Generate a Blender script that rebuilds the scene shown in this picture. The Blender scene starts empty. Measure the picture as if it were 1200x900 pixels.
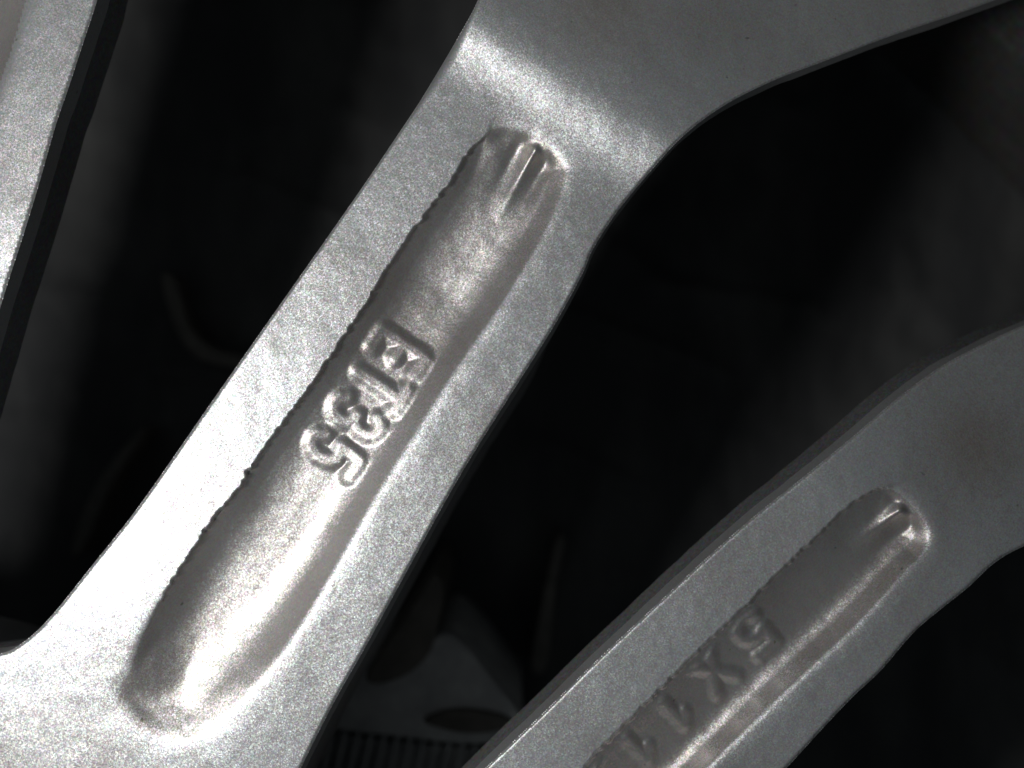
import bpy, math
import numpy as np
from mathutils import Matrix, Vector

# ------------------------------------------------------------------ camera, world, light
S = 1e-4                      # 10 drawing units = 1 mm
CX, CY = 600.0, 450.0         # foot of the camera on the wheel plane
CAMH = 1287.0
scene = bpy.context.scene
cam = bpy.data.cameras.new('camera')
camo = bpy.data.objects.new('camera', cam)
scene.collection.objects.link(camo)
scene.camera = camo
camo.location = (0, 0, CAMH * S)
cam.sensor_width = 36.0
cam.lens = 36.0 * CAMH / 1200.0
cam.clip_start = 0.005
cam.clip_end = 20.0
cam.dof.use_dof = True
cam.dof.focus_distance = (CAMH - 4) * S
cam.dof.aperture_fstop = 13.0

world = bpy.data.worlds.new('World')
scene.world = world
world.use_nodes = True
bg = world.node_tree.nodes['Background']
bg.inputs[0].default_value = (0.80, 0.92, 1.0, 1)
bg.inputs[1].default_value = 0.085

scene.view_settings.view_transform = 'Standard'
scene.view_settings.look = 'None'
scene.view_settings.exposure = 0.0
scene.view_settings.gamma = 1.0

def W(px, py, z=0.0):
    return Vector(((px - CX) * S, (CY - py) * S, z * S))

lamp = bpy.data.lights.new('work_lamp', 'AREA')
lamp.shape = 'DISK'
lamp.size = 0.030
lamp.energy = 0.215
lamp.color = (1.0, 0.985, 0.965)
lampo = bpy.data.objects.new('work_lamp', lamp)
scene.collection.objects.link(lampo)
lampo.location = W(-400, 670, 1287)
lampo.rotation_euler = (W(250, 550) - lampo.location).to_track_quat('-Z', 'Y').to_euler()

HUB = (-350.0, 1750.0)
FLOOR_Z = -880.0

# ------------------------------------------------------------------ materials
def nodes(name):
    m = bpy.data.materials.new(name)
    m.use_nodes = True
    nt = m.node_tree
    return m, nt, nt.nodes['Principled BSDF']

def metal(name, base, brown, rough, metallic, flake, flake_scale, dirt_amt, bump=0.0, stains=()):
    m, nt, b = nodes(name)
    N, Lk = nt.nodes.new, nt.links.new
    tc = N('ShaderNodeTexCoord')
    geo = N('ShaderNodeNewGeometry')
    # flake: every tiny cell leans its own way
    acc = None
    for sc, k in ((flake_scale, flake), (flake_scale * 0.55, flake * 0.4)):
        v = N('ShaderNodeTexVoronoi'); v.inputs['Scale'].default_value = sc
        Lk(tc.outputs['Object'], v.inputs['Vector'])
        s = N('ShaderNodeVectorMath'); s.operation = 'SUBTRACT'
        Lk(v.outputs['Color'], s.inputs[0]); s.inputs[1].default_value = (.5, .5, .5)
        c = N('ShaderNodeVectorMath'); c.operation = 'SCALE'
        Lk(s.outputs[0], c.inputs[0]); c.inputs['Scale'].default_value = k
        if acc is None:
            acc = c
        else:
            a = N('ShaderNodeVectorMath'); a.operation = 'ADD'
            Lk(acc.outputs[0], a.inputs[0]); Lk(c.outputs[0], a.inputs[1]); acc = a
        last = v                              # flakes differ slightly in tint too
    # fine orange peel bump
    nz = N('ShaderNodeTexNoise'); nz.inputs['Scale'].default_value = 3800
    nz.inputs['Detail'].default_value = 3
    Lk(tc.outputs['Object'], nz.inputs['Vector'])
    bp = N('ShaderNodeBump'); bp.inputs['Strength'].default_value = bump
    bp.inputs['Distance'].default_value = 0.0002
    Lk(nz.outputs['Fac'], bp.inputs['Height'])
    a = N('ShaderNodeVectorMath'); a.operation = 'ADD'
    Lk(bp.outputs['Normal'], a.inputs[0]); Lk(acc.outputs[0], a.inputs[1])
    n = N('ShaderNodeVectorMath'); n.operation = 'NORMALIZE'
    Lk(a.outputs[0], n.inputs[0])
    Lk(n.outputs[0], b.inputs['Normal'])
    # brownish brake dust in soft patches
    d = N('ShaderNodeTexNoise'); d.inputs['Scale'].default_value = 55
    d.inputs['Detail'].default_value = 3; d.inputs['Roughness'].default_value = .5
    Lk(tc.outputs['Object'], d.inputs['Vector'])
    r = N('ShaderNodeMapRange'); r.inputs[1].default_value = .45; r.inputs[2].default_value = .75
    r.inputs[3].default_value = 0; r.inputs[4].default_value = dirt_amt
    Lk(d.outputs['Fac'], r.inputs[0])
    mx = N('ShaderNodeMix'); mx.data_type = 'RGBA'
    mx.inputs[6].default_value = (*base, 1); mx.inputs[7].default_value = (*brown, 1)
    Lk(r.outputs[0], mx.inputs[0])
    # tiny dark specks
    sp = N('ShaderNodeTexNoise'); sp.inputs['Scale'].default_value = 900
    sp.inputs['Detail'].default_value = 1
    Lk(tc.outputs['Object'], sp.inputs['Vector'])
    r2 = N('ShaderNodeMapRange'); r2.inputs[1].default_value = .765; r2.inputs[2].default_value = .82
    r2.inputs[3].default_value = 0; r2.inputs[4].default_value = .55
    Lk(sp.outputs['Fac'], r2.inputs[0])
    mx2 = N('ShaderNodeMix'); mx2.data_type = 'RGBA'
    Lk(mx.outputs[2], mx2.inputs[6]); mx2.inputs[7].default_value = (.05, .042, .036, 1)
    Lk(r2.outputs[0], mx2.inputs[0])
    fm = N('ShaderNodeMix'); fm.data_type = 'RGBA'; fm.inputs[0].default_value = .09
    Lk(mx2.outputs[2], fm.inputs[6]); Lk(last.outputs['Color'], fm.inputs[7])
    colour = fm.outputs[2]
    for (p, rad, soft, col, amt) in stains:
        dn = N('ShaderNodeVectorMath'); dn.operation = 'DISTANCE'
        Lk(tc.outputs['Object'], dn.inputs[0]); dn.inputs[1].default_value = p
        ad = N('ShaderNodeMath'); ad.operation = 'MULTIPLY_ADD'
        Lk(d.outputs['Fac'], ad.inputs[0]); ad.inputs[1].default_value = soft * 2; Lk(dn.outputs['Value'], ad.inputs[2])
        mr = N('ShaderNodeMapRange'); mr.inputs[1].default_value = rad + soft * 2; mr.inputs[2].default_value = rad
        mr.inputs[3].default_value = 0; mr.inputs[4].default_value = amt
        Lk(ad.outputs[0], mr.inputs[0])
        m3 = N('ShaderNodeMix'); m3.data_type = 'RGBA'
        Lk(mr.outputs[0], m3.inputs[0]); Lk(colour, m3.inputs[6]); m3.inputs[7].default_value = (*col, 1)
        colour = m3.outputs[2]
    Lk(colour, b.inputs['Base Color'])
    b.inputs['Metallic'].default_value = metallic
    b.inputs['Roughness'].default_value = rough
    return m

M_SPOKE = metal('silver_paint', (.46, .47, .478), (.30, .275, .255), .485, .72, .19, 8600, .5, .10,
                stains=((W(425, 15), .0097, .0010, (.20, .14, .07), .85), (W(1160, 520), .004, .004, (.27, .20, .15), .7), (W(700, 10), .004, .005, (.33, .28, .24), .5)))
M_POCKET = metal('cast_recess', (.43, .414, .404), (.33, .30, .282), .47, .86, .16, 8600, .8, .10)

def plain(name, col, col2, rough, scale, bump=.3, dist=.001, spec=.3, stretch=None, ramp=(.35, .72)):
    m, nt, b = nodes(name)
    N, Lk = nt.nodes.new, nt.links.new
    tc = N('ShaderNodeTexCoord')
    nz = N('ShaderNodeTexNoise'); nz.inputs['Scale'].default_value = scale
    nz.inputs['Detail'].default_value = 6; nz.inputs['Roughness'].default_value = .62
    if stretch:
        mp = N('ShaderNodeMapping'); mp.inputs['Scale'].default_value = stretch
        mp.inputs['Rotation'].default_value = (0, 0, math.radians(28))
        Lk(tc.outputs['Object'], mp.inputs['Vector']); Lk(mp.outputs[0], nz.inputs['Vector'])
    else:
        Lk(tc.outputs['Object'], nz.inputs['Vector'])
    cr = N('ShaderNodeValToRGB')
    cr.color_ramp.elements[0].position = ramp[0]; cr.color_ramp.elements[0].color = (*col, 1)
    cr.color_ramp.elements[1].position = ramp[1]; cr.color_ramp.elements[1].color = (*col2, 1)
    Lk(nz.outputs['Fac'], cr.inputs[0]); Lk(cr.outputs[0], b.inputs['Base Color'])
    bp = N('ShaderNodeBump'); bp.inputs['Strength'].default_value = bump
    bp.inputs['Distance'].default_value = dist
    Lk(nz.outputs['Fac'], bp.inputs['Height']); Lk(bp.outputs[0], b.inputs['Normal'])
    b.inputs['Roughness'].default_value = rough
    b.inputs['Specular IOR Level'].default_value = spec
    return m

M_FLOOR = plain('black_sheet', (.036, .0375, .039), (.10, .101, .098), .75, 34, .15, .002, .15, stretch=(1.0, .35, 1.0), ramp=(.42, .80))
M_RUBBER = plain('grey_rubber', (.24, .25, .255), (.40, .41, .41), .62, 160, .4, .0008, .3)
M_STRIP = plain('dull_strip', (.065, .062, .056), (.11, .104, .092), .6, 220, .3, .0005, .3)
M_WALL = metal('shaded_side', (.095, .098, .10), (.055, .05, .046), .55, .3, .3, 6000, .8, .2)  # shade of the unlit side walls put into a dark base, plus dust patches
M_BARREL = metal('barrel_paint', (.085, .085, .08), (.05, .046, .04), .5, .5, .15, 3000, .8, .2)

# ------------------------------------------------------------------ maths helpers
def catmull(pts, n=8, closed=False):
    P = np.array(pts, float)
    out = []
    m = len(P)
    rng = range(m if closed else m - 1)
    for i in rng:
        if closed:
            a, b, c, d = P[i - 1], P[i], P[(i + 1) % m], P[(i + 2) % m]
        else:
            b, c = P[i], P[i + 1]
            a = P[i - 1] if i > 0 else 2 * b - c
            d = P[i + 2] if i + 2 < m else 2 * c - b
        for k in range(n):
            t = k / n
            out.append(.5 * ((2 * b) + (-a + c) * t + (2 * a - 5 * b + 4 * c - d) * t * t
                             + (-a + 3 * b - 3 * c + d) * t ** 3))
    if not closed:
        out.append(P[-1])
    return np.array(out)

def seg_dist(X, Y, A, B, want=False):
    """unsigned distance from points to a set of segments (and nearest point)"""
    best = np.full(X.shape, 1e18)
    nx = np.zeros_like(X); ny = np.zeros_like(X)
    for (ax, ay), (bx, by) in zip(A, B):
        dx, dy = bx - ax, by - ay
        L = dx * dx + dy * dy
        if L < 1e-9:
            continue
        t = np.clip(((X - ax) * dx + (Y - ay) * dy) / L, 0, 1)
        qx = ax + t * dx; qy = ay + t * dy
        d = (X - qx) ** 2 + (Y - qy) ** 2
        if want:
            k = d < best
            nx[k] = qx[k]; ny[k] = qy[k]
        best = np.minimum(best, d)
    best = np.sqrt(best)
    return (best, nx, ny) if want else best

def poly_dist(X, Y, P):
    return seg_dist(X, Y, P[:-1], P[1:])

def inside(X, Y, P):
    r = np.zeros(X.shape, bool)
    Q = np.roll(P, -1, axis=0)
    for (ax, ay), (bx, by) in zip(P, Q):
        if ay == by:
            continue
        c = (ay > Y) != (by > Y)
        r ^= c & (X < (bx - ax) * (Y - ay) / (by - ay) + ax)
    return r

def vnoise(X, Y, w, seed):
    x = X / w + 1000; y = Y / w + 1000
    xi = np.floor(x).astype(np.int64); yi = np.floor(y).astype(np.int64)
    fx = x - xi; fy = y - yi
    fx = fx * fx * fx * (fx * (fx * 6 - 15) + 10); fy = fy * fy * fy * (fy * (fy * 6 - 15) + 10)
    def h(a, b):
        n = (a * 374761393 + b * 668265263 + seed * 1442695041) & 0xFFFFFFFF
        n = ((n ^ (n >> 13)) * 1274126177) & 0xFFFFFFFF
        return ((n ^ (n >> 16)) & 0xFFFF) / 32767.5 - 1
    return (h(xi, yi) * (1 - fx) + h(xi + 1, yi) * fx) * (1 - fy) + (h(xi, yi + 1) * (1 - fx) + h(xi + 1, yi + 1) * fx) * fy

def sstep(a, b, x):
    t = np.clip((x - a) / (b - a), 0, 1)
    return t * t * (3 - 2 * t)

def smin(a, b, k):
    h = np.clip(.5 + .5 * (b - a) / k, 0, 1)
    return b * (1 - h) + a * h - k * h * (1 - h)

def line_axis(lo, hi, c0, c1, fine, coarse):
    out = []
    v = lo
    while v < hi:
        out.append(v)
        gap = max(c0 - v, v - c1, 0)
        v += fine if gap <= 0 else min(coarse, fine + gap * .12) if v > c1 else min(coarse, max(fine, gap * .12))
    return np.array(out)

# glyphs as polylines in a 0..1 x 0..1 box (x along reading, y up)
def arc(cx, cy, rx, ry, a0, a1, n=10):
    return [(cx + rx * math.cos(math.radians(a0 + (a1 - a0) * i / n)),
             cy + ry * math.sin(math.radians(a0 + (a1 - a0) * i / n))) for i in range(n + 1)]
GLYPH = {
    'E': [[(.95, 1), (.1, 1), (.1, 0), (.95, 0)], [(.1, .52), (.8, .52)]],
    'T': [[(0, 1), (1, 1)], [(.5, 1), (.5, 0)]],
    '3': [arc(.45, .75, .45, .25, 150, -90) + arc(.45, .25, .5, .25, 90, -150)],
    '5': [[(.95, 1), (.15, 1), (.1, .56)] + arc(.45, .32, .5, .32, 130, -150)],
    '2': [arc(.48, .72, .46, .28, 165, -35) + [(.05, 0), (1, 0)]],
    'X': [[(0, 0), (1, 1)], [(0, 1), (1, 0)]],
    '1': [[(.2, .75), (.55, 1), (.55, 0)]],
}
def glyph_dist(X, Y, ch, centre, read, w, h):
    rx, ry = read; ux, uy = ry, -rx           # up is 90 degrees to the reading direction (y runs down)
    best = np.full(X.shape, 1e9)
    for pl in GLYPH[ch]:
        P = np.array([[centre[0] + (x - .5) * w * rx + (y - .5) * h * ux,
                       centre[1] + (x - .5) * w * ry + (y - .5) * h * uy] for x, y in pl])
        best = np.minimum(best, poly_dist(X, Y, P))
    return best

# ------------------------------------------------------------------ object helpers
def link(name, me, mat, parent=None, inv=None, **props):
    o = bpy.data.objects.new(name, me)
    scene.collection.objects.link(o)
    if mat:
        me.materials.append(mat)
    if parent:
        o.parent = parent
        if inv is not None:
            o.matrix_parent_inverse = inv
    for k, v in props.items():
        o[k] = v
    return o

def mesh_np(name, V, F, normals=None, smooth=True):
    me = bpy.data.meshes.new(name)
    F = np.asarray(F, np.int32)
    used = np.unique(F)
    remap = np.full(len(V), -1, np.int32); remap[used] = np.arange(len(used))
    V2 = V[used]; F2 = remap[F]
    me.vertices.add(len(V2)); me.vertices.foreach_set('co', V2.astype(np.float32).ravel())
    k = F2.shape[1]
    me.loops.add(F2.size); me.loops.foreach_set('vertex_index', F2.ravel())
    me.polygons.add(len(F2))
    me.polygons.foreach_set('loop_start', np.arange(0, F2.size, k, dtype=np.int32))
    me.update(calc_edges=True)
    if smooth:
        me.polygons.foreach_set('use_smooth', np.ones(len(F2), bool))
    me.validate(clean_customdata=False)
    me.update()
    if normals is not None:
        me.normals_split_custom_set_from_vertices(normals[used].astype(np.float32).tolist())
    return me

def persp(X, Y, Z):
    """drawing position on the wheel plane + height -> point in space"""
    f = 1 - Z / CAMH
    return np.stack([(X - CX) * f * S, (CY - Y) * f * S, Z * S], -1)

# ------------------------------------------------------------------ the wheel
wheel = bpy.data.objects.new('alloy_wheel', None)
scene.collection.objects.link(wheel)
wheel.empty_display_size = .02
wheel.location = W(HUB[0], HUB[1], FLOOR_Z)
wheel['label'] = 'silver painted alloy wheel seen from behind, its spokes with cast recesses'
wheel['category'] = 'wheel'
WINV = Matrix.Translation(-wheel.location)

def make_spoke(right, left, pocket_l, pocket_r, axis_pt, axis, label, prof, rise=None, crown=0,
               step=8, depth=30, wr=(45, 80), lslope=.5, lw=60, marks=(), text=None, jag=1.8, seed=1,
               edge_r=4.0, soft_edge=None, fine=1.7, wall=None, along=((0, .6), (.2, 1), (.85, 1), (1, .8)), endeps=0, blur_end=0):
    out = np.concatenate([catmull(left, 6), catmull(right, 6)[::-1]])
    lo = out.min(0) - 12; hi = out.max(0) + 12
    xs = line_axis(lo[0], hi[0], -30, 1230, fine, 16)
    ys = line_axis(lo[1], hi[1], -30, 930, fine, 16)
    X, Y = np.meshgrid(xs, ys)
    hx = np.gradient(xs)[None, :] + 0 * X; hy = np.gradient(ys)[:, None] + 0 * Y
    cell = np.maximum(hx, hy)
    A = out; B = np.roll(out, -1, axis=0)
    ins = inside(X, Y, out)
    # distances only where needed
    du, nx, ny = seg_dist(X, Y, A, B, True)
    sd = np.where(ins, du, -du)               # positive inside
    keep = sd > -.55 * cell
    snap = keep & (sd < .5 * cell)
    q4 = keep[1:, :-1] & keep[1:, 1:] & keep[:-1, 1:] & keep[:-1, :-1]
    cntv = np.zeros(X.shape, int)
    for a_, b_ in ((0, 0), (0, 1), (1, 0), (1, 1)):
        cntv[a_:a_ + q4.shape[0], b_:b_ + q4.shape[1]] += q4
    snap |= (cntv > 0) & (cntv < 4)
    X = np.where(snap, nx, X); Y = np.where(snap, ny, Y)
    sd = np.where(snap, 0, sd)
    ax, ay = axis
    q = (X - axis_pt[0]) * ax + (Y - axis_pt[1]) * ay
    c = (X - axis_pt[0]) * -ay + (Y - axis_pt[1]) * ax
    Z = np.zeros_like(X)
    # hand-finished, slightly wavy casting
    Z += .9 * vnoise(X, Y, 90, seed) + .45 * vnoise(X, Y, 31, seed + 1) + .16 * vnoise(X, Y, 11, seed + 2)
    Z -= crown * (c / 130.0) ** 2
    if rise:
        # a soft shoulder, after which the spoke falls away towards the rim
        q0, ww, up, f0, fw, sl = rise
        Z += up * .5 * (1 + np.tanh((q - q0) / ww))
        sp = sl * fw * np.log1p(np.exp(np.clip((q - q0 - f0) / fw, -40, 40)))
        Z -= 420 * np.tanh(sp / 420)
    # rounded outer edge
    R = np.full_like(X, edge_r)
    if soft_edge:
        (ex, ey, er, eR) = soft_edge
        R = R + eR * np.exp(-(((X - ex) ** 2 + (Y - ey) ** 2) / er ** 2))
    e = np.clip((R - sd) / R, 0, 1)
    Z -= R * (1 - np.sqrt(1 - np.minimum(e * e, .98))) * .9
    # recess
    PL = catmull(pocket_l, 6); PR = catmull(pocket_r, 6)
    poly = np.concatenate([PL, PR])
    pin = inside(X, Y, poly)
    near = (X > poly[:, 0].min() - 60) & (X < poly[:, 0].max() + 60) & (Y > poly[:, 1].min() - 60) & (Y < poly[:, 1].max() + 60)
    dL = np.full_like(X, 1e3); dR = np.full_like(X, 1e3)
    dL[near] = poly_dist(X[near], Y[near], PL); dR[near] = poly_dist(X[near], Y[near], PR)
    sL = np.where(pin | (dR < dL), dL, -dL)
    sR = np.where(pin | ((dL < dR) & (dL < 8)), dR, -dR)
    jn = jag * (.8 * vnoise(q, 0 * q, 6.1, seed + 5) + .5 * vnoise(q, 0 * q, 3.7, seed + 6) + .3 * vnoise(q, 0 * q, 27, seed + 7)) * (.75 + .25 * (1 + vnoise(q, 0 * q, 61, seed + 8)))
    sJ = sL + np.where(dL < 30, jn, 0)
    tq = np.clip((q - q[pin].min()) / (q[pin].max() - q[pin].min()), 0, 1)
    wR = wr[1] + (wr[0] - wr[1]) * sstep(0, .35, tq)
    kt = np.array([k_[0] for k_ in along]); kv = np.array([k_[1] for k_ in along])
    tt = np.linspace(0, 1, 201); vv = np.interp(tt, kt, kv)
    ker = np.hanning(23); ker /= ker.sum()
    vv = np.convolve(np.pad(vv, 11, mode='edge'), ker, 'valid')
    depth = depth * np.interp(tq, tt, vv)
    step = step * sstep(.0, .30, tq)
    eps = 7.0 + endeps * (1 - sstep(.02, .2, tq))
    ds = .5 * (sR + np.sqrt(sR * sR + eps * eps)) - .6
    ds = np.maximum(ds, 0)
    s = np.clip(ds / wR, 0, 1)
    if wall:
        fR = smin(wall * ds, depth + 0 * ds, 38.0)
    else:
        fR = depth * (1 - (1 - s) ** 2.0)
    fL = step * sstep(-.8, 2.6, sJ) + (depth - step) * (1 - (1 - np.clip((sL - 2) / lw, 0, 1)) ** 2) * lslope \
        + (depth - step) * (1 - lslope) * sstep(0, lw * 2.0, sL)
    fL = np.where(pin, fL, np.where(dR < dL, sstep(0, 45, dL - dR) * 60, fL))
    kk_ = 3.0 + 15.0 * sstep(4, 26, np.minimum(dL, dR))
    dep = smin(fL, fR, kk_)
    dep = np.where(near, np.maximum(dep, 0) * (1 - sstep(14, 52, -sR)), 0)
    if blur_end:
        sg = blur_end / fine
        kr = np.exp(-.5 * (np.arange(-int(3 * sg), int(3 * sg) + 1) / sg) ** 2); kr /= kr.sum()
        h_ = len(kr) // 2
        db = sum(w_ * np.roll(dep, i_ - h_, axis=0) for i_, w_ in enumerate(kr))
        db = sum(w_ * np.roll(db, i_ - h_, axis=1) for i_, w_ in enumerate(kr))
        wq = 1 - sstep(.04, .24, (q - q[pin].min()) / (q[pin].max() - q[pin].min()))
        dep = np.where(near, dep * (1 - wq) + db * wq, dep)
    floor_mask = sstep(6, 25, np.minimum(np.abs(sL), np.abs(sR))) * pin
    dep += floor_mask * (1.3 * vnoise(X, Y, 75, seed + 11) + .22 * vnoise(X, Y, 22, seed + 12) + .06 * vnoise(X, Y, 7, seed + 13))
    for (a, b, r, hgt) in marks:
        d = seg_dist(X, Y, [a], [b])
        t = np.clip(((X - a[0]) * (b[0] - a[0]) + (Y - a[1]) * (b[1] - a[1])) / ((b[0] - a[0]) ** 2 + (b[1] - a[1]) ** 2), 0, 1)
        dep -= hgt * (1 - t) ** 1.1 * sstep(-.1, .25, t) * np.exp(-(d / r) ** 2) * sstep(-6, 6, np.where(pin, np.minimum(dL, dR), -np.minimum(dL, dR)) - 9)
    gl = []
    if text:
        chars, centres, read, gw, gh, rel, r0, soft = text
        wob = .7 * vnoise(X, Y, 9, seed + 21) + .2 * vnoise(X, Y, 4.5, seed + 22)
        for ch, ce in zip(chars, centres):
            d = np.full_like(X, 1e3)
            m = (abs(X - ce[0]) < 90) & (abs(Y - ce[1]) < 90)
            d[m] = glyph_dist(X[m], Y[m], ch, ce, read, gw, gh)
            d = d + wob
            dep -= rel * (1 - sstep(r0 - soft * .4, r0 + soft, d)) * sstep(4, 16, sL)
            gl.append((ch, d < r0 + soft * .7))
    Z = Z - dep
    V = persp(X, Y, Z)
    # normals from the whole field so that the split parts shade as one casting
    du_ = np.gradient(V, axis=1); dv_ = np.gradient(V, axis=0)
    Nn = np.cross(dv_, du_)
    Nn /= np.maximum(np.linalg.norm(Nn, axis=-1, keepdims=True), 1e-20)
    ny_, nx_ = X.shape
    idx = np.arange(X.size).reshape(X.shape)
    F = np.stack([idx[1:, :-1], idx[1:, 1:], idx[:-1, 1:], idx[:-1, :-1]], -1).reshape(-1, 4)
    k = keep.ravel()
    F = F[k[F].all(1)]
    # drop collapsed faces
    Vf = V.reshape(-1, 3); Nf = Nn.reshape(-1, 3)
    d1 = Vf[F[:, 2]] - Vf[F[:, 0]]; d2 = Vf[F[:, 3]] - Vf[F[:, 1]]
    ar = np.linalg.norm(np.cross(d1, d2), axis=1)
    F = F[ar > 1e-12]
    # boundary edges
    E = np.concatenate([F[:, [0, 1]], F[:, [1, 2]], F[:, [2, 3]], F[:, [3, 0]]])
    key = np.sort(E, 1)
    kk = key[:, 0].astype(np.int64) * X.size + key[:, 1]
    _, inv, cnt = np.unique(kk, return_inverse=True, return_counts=True)
    BE = E[cnt[inv] == 1]
    bv = np.unique(BE)
    # outward direction of the outline at boundary vertices
    gy, gx = np.gradient(np.where(ins, du, -du))
    gx = gx / hx; gy = gy / hy
    bx, by = X.ravel()[bv], Y.ravel()[bv]
    ox, oy = -gx.ravel()[bv], -gy.ravel()[bv]
    ln = np.maximum(np.hypot(ox, oy), 1e-6); ox /= ln; oy /= ln
    lut = np.full(X.size, -1, np.int64)
    # field parts
    fp = pin & (dep > .4) & (sJ > .3)
    fpf = fp.ravel()[F].sum(1) >= 3
    lab = np.zeros(len(F), int)
    lab[fpf] = 1
    for i, (ch, msk) in enumerate(gl):
        mf = msk.ravel()[F].sum(1) >= 3
        lab[mf & fpf] = 2 + i
    # spoke body: rails + side walls
    Fr = F[lab == 0]
    VV = [Vf]; NN = [Nf]; FF = [Fr]
    base = len(Vf)
    # a second copy of the rim for a crisp wall
    ring0 = bv
    Zb = Z.ravel()[bv]
    prev = np.full(X.size, -1, np.int64)
    first = True
    nb = len(bv)
    rings = []
    side = prof(bx, by)                       # list of (depth, outward) arrays
    for (dz, off) in [(0 * bx, 0 * bx)] + side:
        jit = .5 * vnoise(bx, by, 23, seed + 31)
        P = persp(bx + ox * 0, by + oy * 0, Zb)
        P[:, 0] += (ox * (off + jit * (dz > 0))) * S
        P[:, 1] -= (oy * (off + jit * (dz > 0))) * S
        P[:, 2] -= dz * S
        rings.append(P)
    ids = []
    for P in rings:
        ids.append(base + np.arange(nb)); base += nb
        VV.append(P)
        NN.append(np.stack([ox, -oy, 0 * ox + .05], -1))
    pos = np.full(X.size, -1, np.int64); pos[bv] = np.arange(nb)
    for r in range(len(rings) - 1):
        a = pos[BE[:, 0]]; b = pos[BE[:, 1]]
        FF.append(np.stack([ids[r][b], ids[r][a], ids[r + 1][a], ids[r + 1][b]], -1))
    VA = np.concatenate(VV); NA = np.concatenate(NN); FA = np.concatenate(FF)
    NA /= np.maximum(np.linalg.norm(NA, axis=1, keepdims=True), 1e-9)
    spm = mesh_np('spoke', VA, FA, NA)
    sp = link('spoke', spm, M_SPOKE, wheel, WINV, label=label)
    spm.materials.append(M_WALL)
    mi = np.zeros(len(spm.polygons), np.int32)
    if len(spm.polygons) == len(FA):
        mi[len(Fr) + len(BE):] = 1            # the shoulder ring stays painted, the walls below have their shade in the colour
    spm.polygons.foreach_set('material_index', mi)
    I = Matrix.Identity(4)
    if (lab == 1).any():
        link('recess', mesh_np('recess', Vf, F[lab == 1], Nf), M_POCKET, sp, I)
    for i, (ch, msk) in enumerate(gl):
        if (lab == 2 + i).any():
            link('raised_character', mesh_np('raised_character', Vf, F[lab == 2 + i], Nf), M_POCKET, sp, I,
                 label='raised cast character ' + ch)
    return sp

# ---- the spoke with ET35
main_left = [(-420, 1500), (-360, 1150), (-300, 930), (-230, 830), (-130, 785), (-60, 772), (0, 766), (28, 752), (60, 722), (110, 660),
             (165, 590), (255, 461), (350, 326), (420, 226), (462, 164), (490, 122), (512, 86), (536, 45), (560, 0),
             (574, -45), (570, -120), (520, -220), (440, -330), (330, -450), (200, -560), (60, -640)]
main_right = [(-180, 1600), (60, 1400), (220, 1180), (300, 1010), (355, 895), (392, 822), (430, 755), (482, 660), (540, 556), (600, 460), (648, 384),
              (682, 322), (695, 292), (722, 250), (758, 206), (800, 160), (848, 124), (905, 95), (965, 72), (1050, 40), (1150, 6),
              (1260, -40), (1380, -130), (1480, -250), (1560, -380)]
main_pl = [(150, 790), (166, 745), (196, 690), (240, 622), (275, 578), (302, 535), (332, 494), (380, 428), (422, 366), (470, 290),
           (510, 236), (533, 205), (546, 182), (570, 156)]
main_pr = [(570, 156), (584, 149), (600, 149), (622, 155), (645, 172), (660, 190), (663, 203), (655, 236), (632, 284), (590, 352), (540, 424), (490, 502),
           (440, 582), (400, 652), (352, 732), (312, 788), (274, 830), (244, 860), (206, 868), (166, 854), (140, 826), (139, 808), (150, 790)]
dr = (-.555, .832)
def main_prof(x, y):
    rgt = sstep(-40, 40, (x - 420) * .84 + (y - 500) * .54)
    top = 1 - sstep(40, 460, y)
    return [(40 + 0 * x, 5 * rgt * (1 - top)), (60 + 0 * x, (7 - 25 * top) * rgt), (240 + 0 * x, (16 - 140 * top) * rgt - 30 * (1 - rgt))]
make_spoke(main_right, main_left, main_pl, main_pr, (400, 500), (.54, -.84),
           'bright spoke with the raised characters ET35 in its recess', main_prof,
           rise=(452, 35, 25, 75, 32, .26), crown=1.5, step=8, depth=38, blur_end=6, along=((0, .60), (.10, .88), (.2, 1.18), (.34, 1.0), (.46, .92), (.62, .95), (.74, 1.06), (.88, .82), (1, .6)), endeps=2, wr=(60, 110), lw=62, lslope=.95,
           marks=(((634, 163), (580, 262), 7.0, 12.0), ((650, 172), (598, 270), 7.5, -7.0), ((615, 158), (566, 250), 7.5, -5.0)),
           text=('ET35', [(467, 412), (445, 452), (418, 489), (391, 531)], dr, 28, 58, 4.6, 6.4, 9.5),
           seed=3, soft_edge=(522, 72, 50, 10))

# ---- the dimmer spoke on its right
r_left = [(-60, 1620), (120, 1400), (300, 1190), (420, 1055), (505, 965), (572, 897), (640, 832), (700, 773), (760, 717), (820, 661), (880, 608), (940, 560),
          (1000, 511), (1050, 468), (1100, 431), (1150, 404), (1200, 381), (1270, 355), (1370, 330), (1480, 270), (1600, 160)]
r_right = [(180, 1800), (420, 1500), (620, 1230), (770, 1065), (870, 955), (920, 902), (962, 856), (1000, 816), (1032, 786), (1070, 742), (1100, 716), (1135, 688),
           (1165, 660), (1200, 640), (1270, 612), (1380, 590), (1520, 600), (1700, 640)]
r_pl = [(480, 1130), (560, 1030), (630, 955), (680, 902), (732, 848), (790, 790), (850, 731), (903, 680), (958, 626), (985, 600), (1012, 580), (1036, 570)]
r_pr = [(1036, 570), (1052, 577), (1070, 594), (1085, 615), (1088, 634), (1078, 652), (1060, 670), (1000, 735), (940, 791), (880, 849), (828, 900), (760, 970), (680, 1060),
        (600, 1150), (550, 1190), (500, 1180), (480, 1130)]
rd = (-.72, .69)
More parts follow.
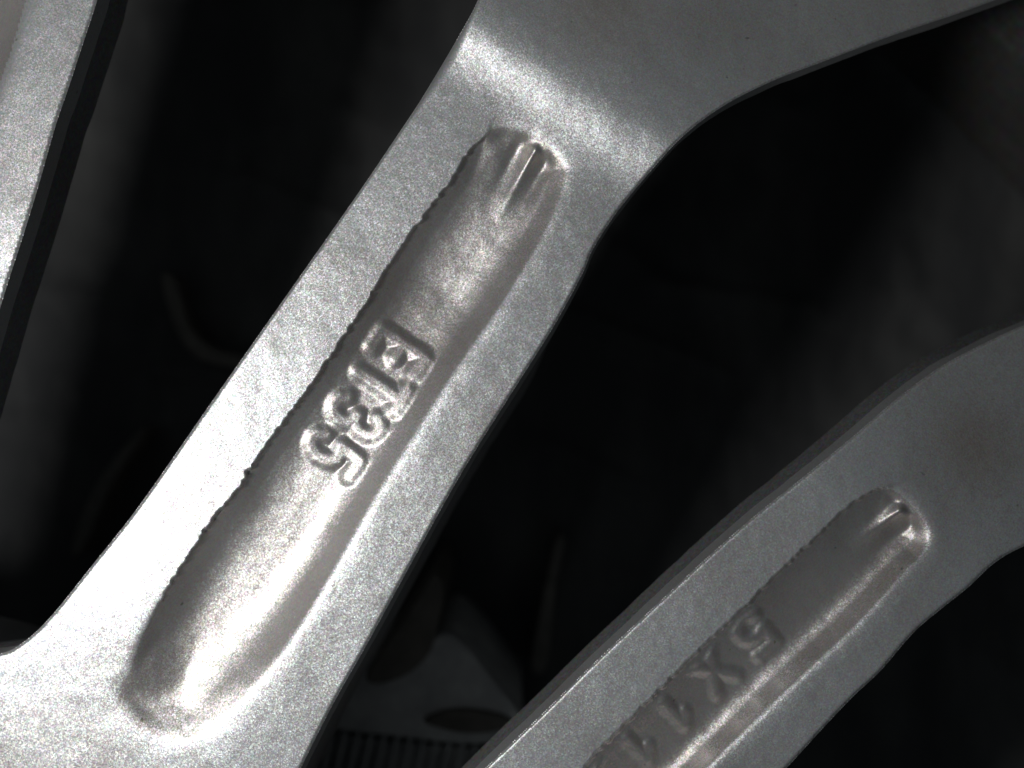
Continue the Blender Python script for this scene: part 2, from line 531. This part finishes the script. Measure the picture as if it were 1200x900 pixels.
def right_prof(x, y):
    lf = sstep(-60, 60, -((x - 880) * .68 + (y - 750) * .73))
    up = sstep(700, 1250, x)
    return [(30 + 0 * x, 2 + 0 * x), (80 + 0 * x, (3 + 5 * up) * lf), (260 + 0 * x, -110 + 0 * x)]
make_spoke(r_right, r_left, r_pl, r_pr, (900, 720), (.73, -.68),
           'dim spoke with a shallow recess and worn raised characters', right_prof,
           rise=(210, 60, 0, 0, 45, .30), crown=1.0, step=6, depth=44, wr=(58, 58), lw=100, lslope=.85,
           marks=(((1074, 584), (996, 642), 8.5, 18.0), ((1086, 600), (1012, 656), 8.0, -7.0)),
           text=('5X112', [(884, 742), (836, 786), (788, 832), (745, 873), (702, 914)], rd, 32, 46, 4.6, 4.5, 8.5),
           seed=40, jag=1.3, edge_r=5.0)

# ---- the spoke in the top left corner
l_right = [(-245, 1400), (-185, 1000), (-135, 810), (-95, 690), (-55, 552), (-23, 440), (5, 345), (25, 283), (43, 225), (65, 148), (80, 104), (96, 55), (114, 0), (127, -50),
           (155, -120), (225, -220), (325, -330), (425, -430)]
l_left = [(-560, 1400), (-450, 1000), (-390, 700), (-330, 450), (-262, 200), (-212, 40), (-185, -60), (-180, -160), (-230, -280), (-330, -400), (-460, -520)]
l_pl = [(-300, 640), (-262, 500), (-205, 300), (-150, 110), (-110, -20), (-85, -70)]
l_pr = [(-85, -70), (-50, -95), (0, -95), (35, -70), (40, -30), (31, 0), (14, 58), (0, 98), (-38, 210), (-95, 390), (-150, 560), (-195, 680), (-250, 720), (-290, 690), (-300, 640)]
def left_prof(x, y):
    return [(30 + 0 * x, 1 + 0 * x), (84 + 0 * x, 0 * x), (250 + 0 * x, -150 + 0 * x)]
make_spoke(l_right, l_left, l_pl, l_pr, (-50, 250), (.27, -.963),
           'spoke whose grey edge wall drops away beside its recess', left_prof,
           rise=(480, 30, 20, 70, 30, .35), crown=2.0, step=8, depth=40, wr=(46, 60), lw=60, lslope=.7, seed=70, fine=2.4)

# ---- hub and rim, lathed round the wheel's axis
def lathe(name, prof, mat, a0=0, a1=360, n=96, **kw):
    full = (a1 - a0) >= 360
    V = []; F = []
    cols = n if full else n + 1
    for i in range(cols):
        a = math.radians(a0 + (a1 - a0) * i / n)
        for r, z in prof:
            p = W(HUB[0], HUB[1]) + Vector((r * math.cos(a) * S, r * math.sin(a) * S, z * S))
            V.append(p[:])
    m = len(prof)
    for i in range(n):
        j = (i + 1) % cols
        for k in range(m - 1):
            F.append((i * m + k, j * m + k, j * m + k + 1, i * m + k + 1))
    return link(name, mesh_np(name, np.array(V), F), mat, wheel, WINV, **kw)
lathe('hub', [(350, -300), (350, -60), (352, -20), (372, -8), (900, -6), (960, -10), (985, -30), (1000, -260), (350, -300)], M_SPOKE)
lathe('rim_barrel', [(2575, FLOOR_Z - 6), (2600, FLOOR_Z + 10), (2600, FLOOR_Z + 60), (2545, -700), (2530, -520), (2516, -450), (2514, -430), (2522, -400), (2524, 300), (2540, 520), (2620, 560),
                     (2636, 540), (2560, 500), (2560, 200), (2560, -400), (2565, -700), (2560, FLOOR_Z + 30), (2575, FLOOR_Z - 6)], M_BARREL, n=192)

# ------------------------------------------------------------------ what lies under the wheel
def grid_obj(name, fn, x0, x1, y0, y1, n, mat, **kw):
    xs = np.linspace(x0, x1, n); ys = np.linspace(y0, y1, n)
    X, Y = np.meshgrid(xs, ys)
    Z = fn(X, Y)
    V = np.stack([(X - CX) * S, (CY - Y) * S, Z * S], -1).reshape(-1, 3)
    idx = np.arange(n * n).reshape(n, n)
    F = np.stack([idx[1:, :-1], idx[1:, 1:], idx[:-1, 1:], idx[:-1, :-1]], -1).reshape(-1, 4)
    return link(name, mesh_np(name, V, F), mat, **kw)

def fold(X, Y, a, b, w, h):
    d = seg_dist(X, Y, [a], [b])
    return h * np.exp(-(d / w) ** 2)
def floor_z(X, Y):
    Z = FLOOR_Z + 0 * X
    k = sstep(3400, 1500, np.hypot(X - 600, Y - 450)) if False else 1 - sstep(1300, 1900, np.hypot(X - 500, Y - 500))
    r = 18 * vnoise(X, Y, 330, 5) + 10 * (1 - 2 * abs(vnoise(X + .4 * Y, Y, 190, 6))) + 5 * (1 - 2 * abs(vnoise(X, Y - .5 * X, 90, 7))) + 1.5 * vnoise(X, Y, 24, 8)
    Z += k * (r - 30)
    for f in FOLDS:
        Z += fold(X, Y, *f)
    return Z
FOLDS = [((700, 300), (1020, 430), 16, 22), ((640, 560), (860, 660), 14, 20), ((-120, 420), (420, 470), 16, 18), ((-60, 520), (160, 440), 14, 16),
         ((60, 40), (420, 190), 18, 20), ((720, 120), (980, 300), 20, 16), ((860, 250), (1200, 300), 15, 16)]
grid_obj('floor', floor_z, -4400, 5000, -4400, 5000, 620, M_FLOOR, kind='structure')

def unproj(px, py, z):
    f = 1 - z / CAMH
    return (CX + (px - CX) * f, CY + (py - CY) * f)

def slab(name, pts, z0, z1, mat, parent=None, inv=None, n=5, round_=4, **kw):
    """a thin piece with a rounded top edge; pts give its outline as drawn, taken at height z1"""
    P = catmull(pts, n, closed=True)
    P = np.array([unproj(x, y, z1) for x, y in P])
    c = P.mean(0)
    V = []; F = []
    m = len(P)
    nrm = np.roll(P, -1, 0) - np.roll(P, 1, 0)
    nrm = np.stack([nrm[:, 1], -nrm[:, 0]], -1); nrm /= np.maximum(np.linalg.norm(nrm, axis=1, keepdims=True), 1e-9)
    if np.sum((P - c) * nrm) < 0:
        nrm = -nrm
    for off, z in ((0, z0), (0, z1 - round_), (-round_ * .3, z1 - round_ * .3), (-round_, z1)):
        Q = P + nrm * off
        for q in Q:
            V.append(((q[0] - CX) * S, (CY - q[1]) * S, z * S))
    me = bpy.data.meshes.new(name)
    for r in range(3):
        for i in range(m):
            j = (i + 1) % m
            F.append((r * m + i, r * m + j, (r + 1) * m + j, (r + 1) * m + i))
    F.append(tuple(3 * m + i for i in range(m)))
    me.from_pydata(V, [], F)
    import bmesh
    bm = bmesh.new(); bm.from_mesh(me); bmesh.ops.recalc_face_normals(bm, faces=bm.faces); bm.to_mesh(me); bm.free()
    for p in me.polygons:
        p.use_smooth = len(p.vertices) == 4
    return link(name, me, mat, parent, inv, **kw)

# ribbed rubber mat: a smooth border with ribs below it
mz = FLOOR_Z + 330
mat_root = bpy.data.objects.new('rubber_mat', None)
scene.collection.objects.link(mat_root)
mat_root.location = W(*unproj(480, 860, mz), FLOOR_Z)
mat_root['label'] = 'grey rubber mat with a ribbed strip, lying under the gap between spokes'
mat_root['category'] = 'mat'
MINV = Matrix.Translation(-mat_root.location)
slab('border', [(330, 770), (410, 772), (480, 765), (520, 742), (548, 760), (580, 800), (612, 842), (600, 862), (560, 873), (480, 866), (400, 857), (320, 846)],
     FLOOR_Z - 40, mz, M_RUBBER, mat_root, MINV, round_=6)
slab('base', [(318, 850), (400, 861), (480, 870), (560, 877), (600, 880), (640, 960), (600, 1060), (400, 1060), (290, 1000)],
     FLOOR_Z - 40, mz - 26, M_RUBBER, mat_root, MINV, round_=4)
for i in range(17):
    x = 340 + i * 15.4
    y = 856 + (x - 400) * .085
    slab('rib', [(x, y + 4), (x + 3.4, y + 5), (x - 16, y + 90), (x - 34, y + 170), (x - 38, y + 169), (x - 20, y + 88)],
         mz - 34, mz - 4, M_RUBBER, mat_root, MINV, n=2, round_=1.2)

def thing(name, label, cat, pts, z1, mat, group=None, z0=FLOOR_Z - 40, **kw):
    o = slab(name, pts, z0, z1, mat, label=label, category=cat, **kw)
    if group:
        o['group'] = group
    return o
thing('plastic_scrap', 'dark lens shaped scrap lying flat on the grey rubber mat', 'scrap',
      [(497, 845), (520, 834), (550, 832), (585, 838), (600, 848), (580, 858), (545, 860), (515, 854)], mz + 12, M_STRIP, z0=mz - 6)
thing('plastic_scrap', 'curved dull scrap beside the bright spoke, overlapping the mat edge', 'scrap',
      [(520, 690), (512, 740), (500, 770), (474, 792), (440, 802), (430, 790), (455, 750), (490, 700), (508, 672)], mz + 16, M_STRIP, z0=FLOOR_Z - 40)
thing('plastic_strip', 'thin dull strip standing out against the black between both recessed spokes', 'strip',
      [(652, 632), (662, 634), (652, 690), (641, 782), (622, 784), (630, 730), (640, 680)], FLOOR_Z + 60, M_STRIP)
thing('plastic_strip', 'faint slanting strip close under the long edge of the bright spoke', 'strip',
      [(162, 506), (168, 512), (130, 570), (100, 640), (84, 650), (92, 610), (120, 555)], FLOOR_Z + 45, M_STRIP)
thing('plastic_strip', 'faint bent strip below the left window between the spokes', 'strip',
      [(188, 325), (206, 328), (222, 380), (250, 408), (300, 420), (296, 432), (240, 424), (208, 392)], FLOOR_Z + 45, M_STRIP)
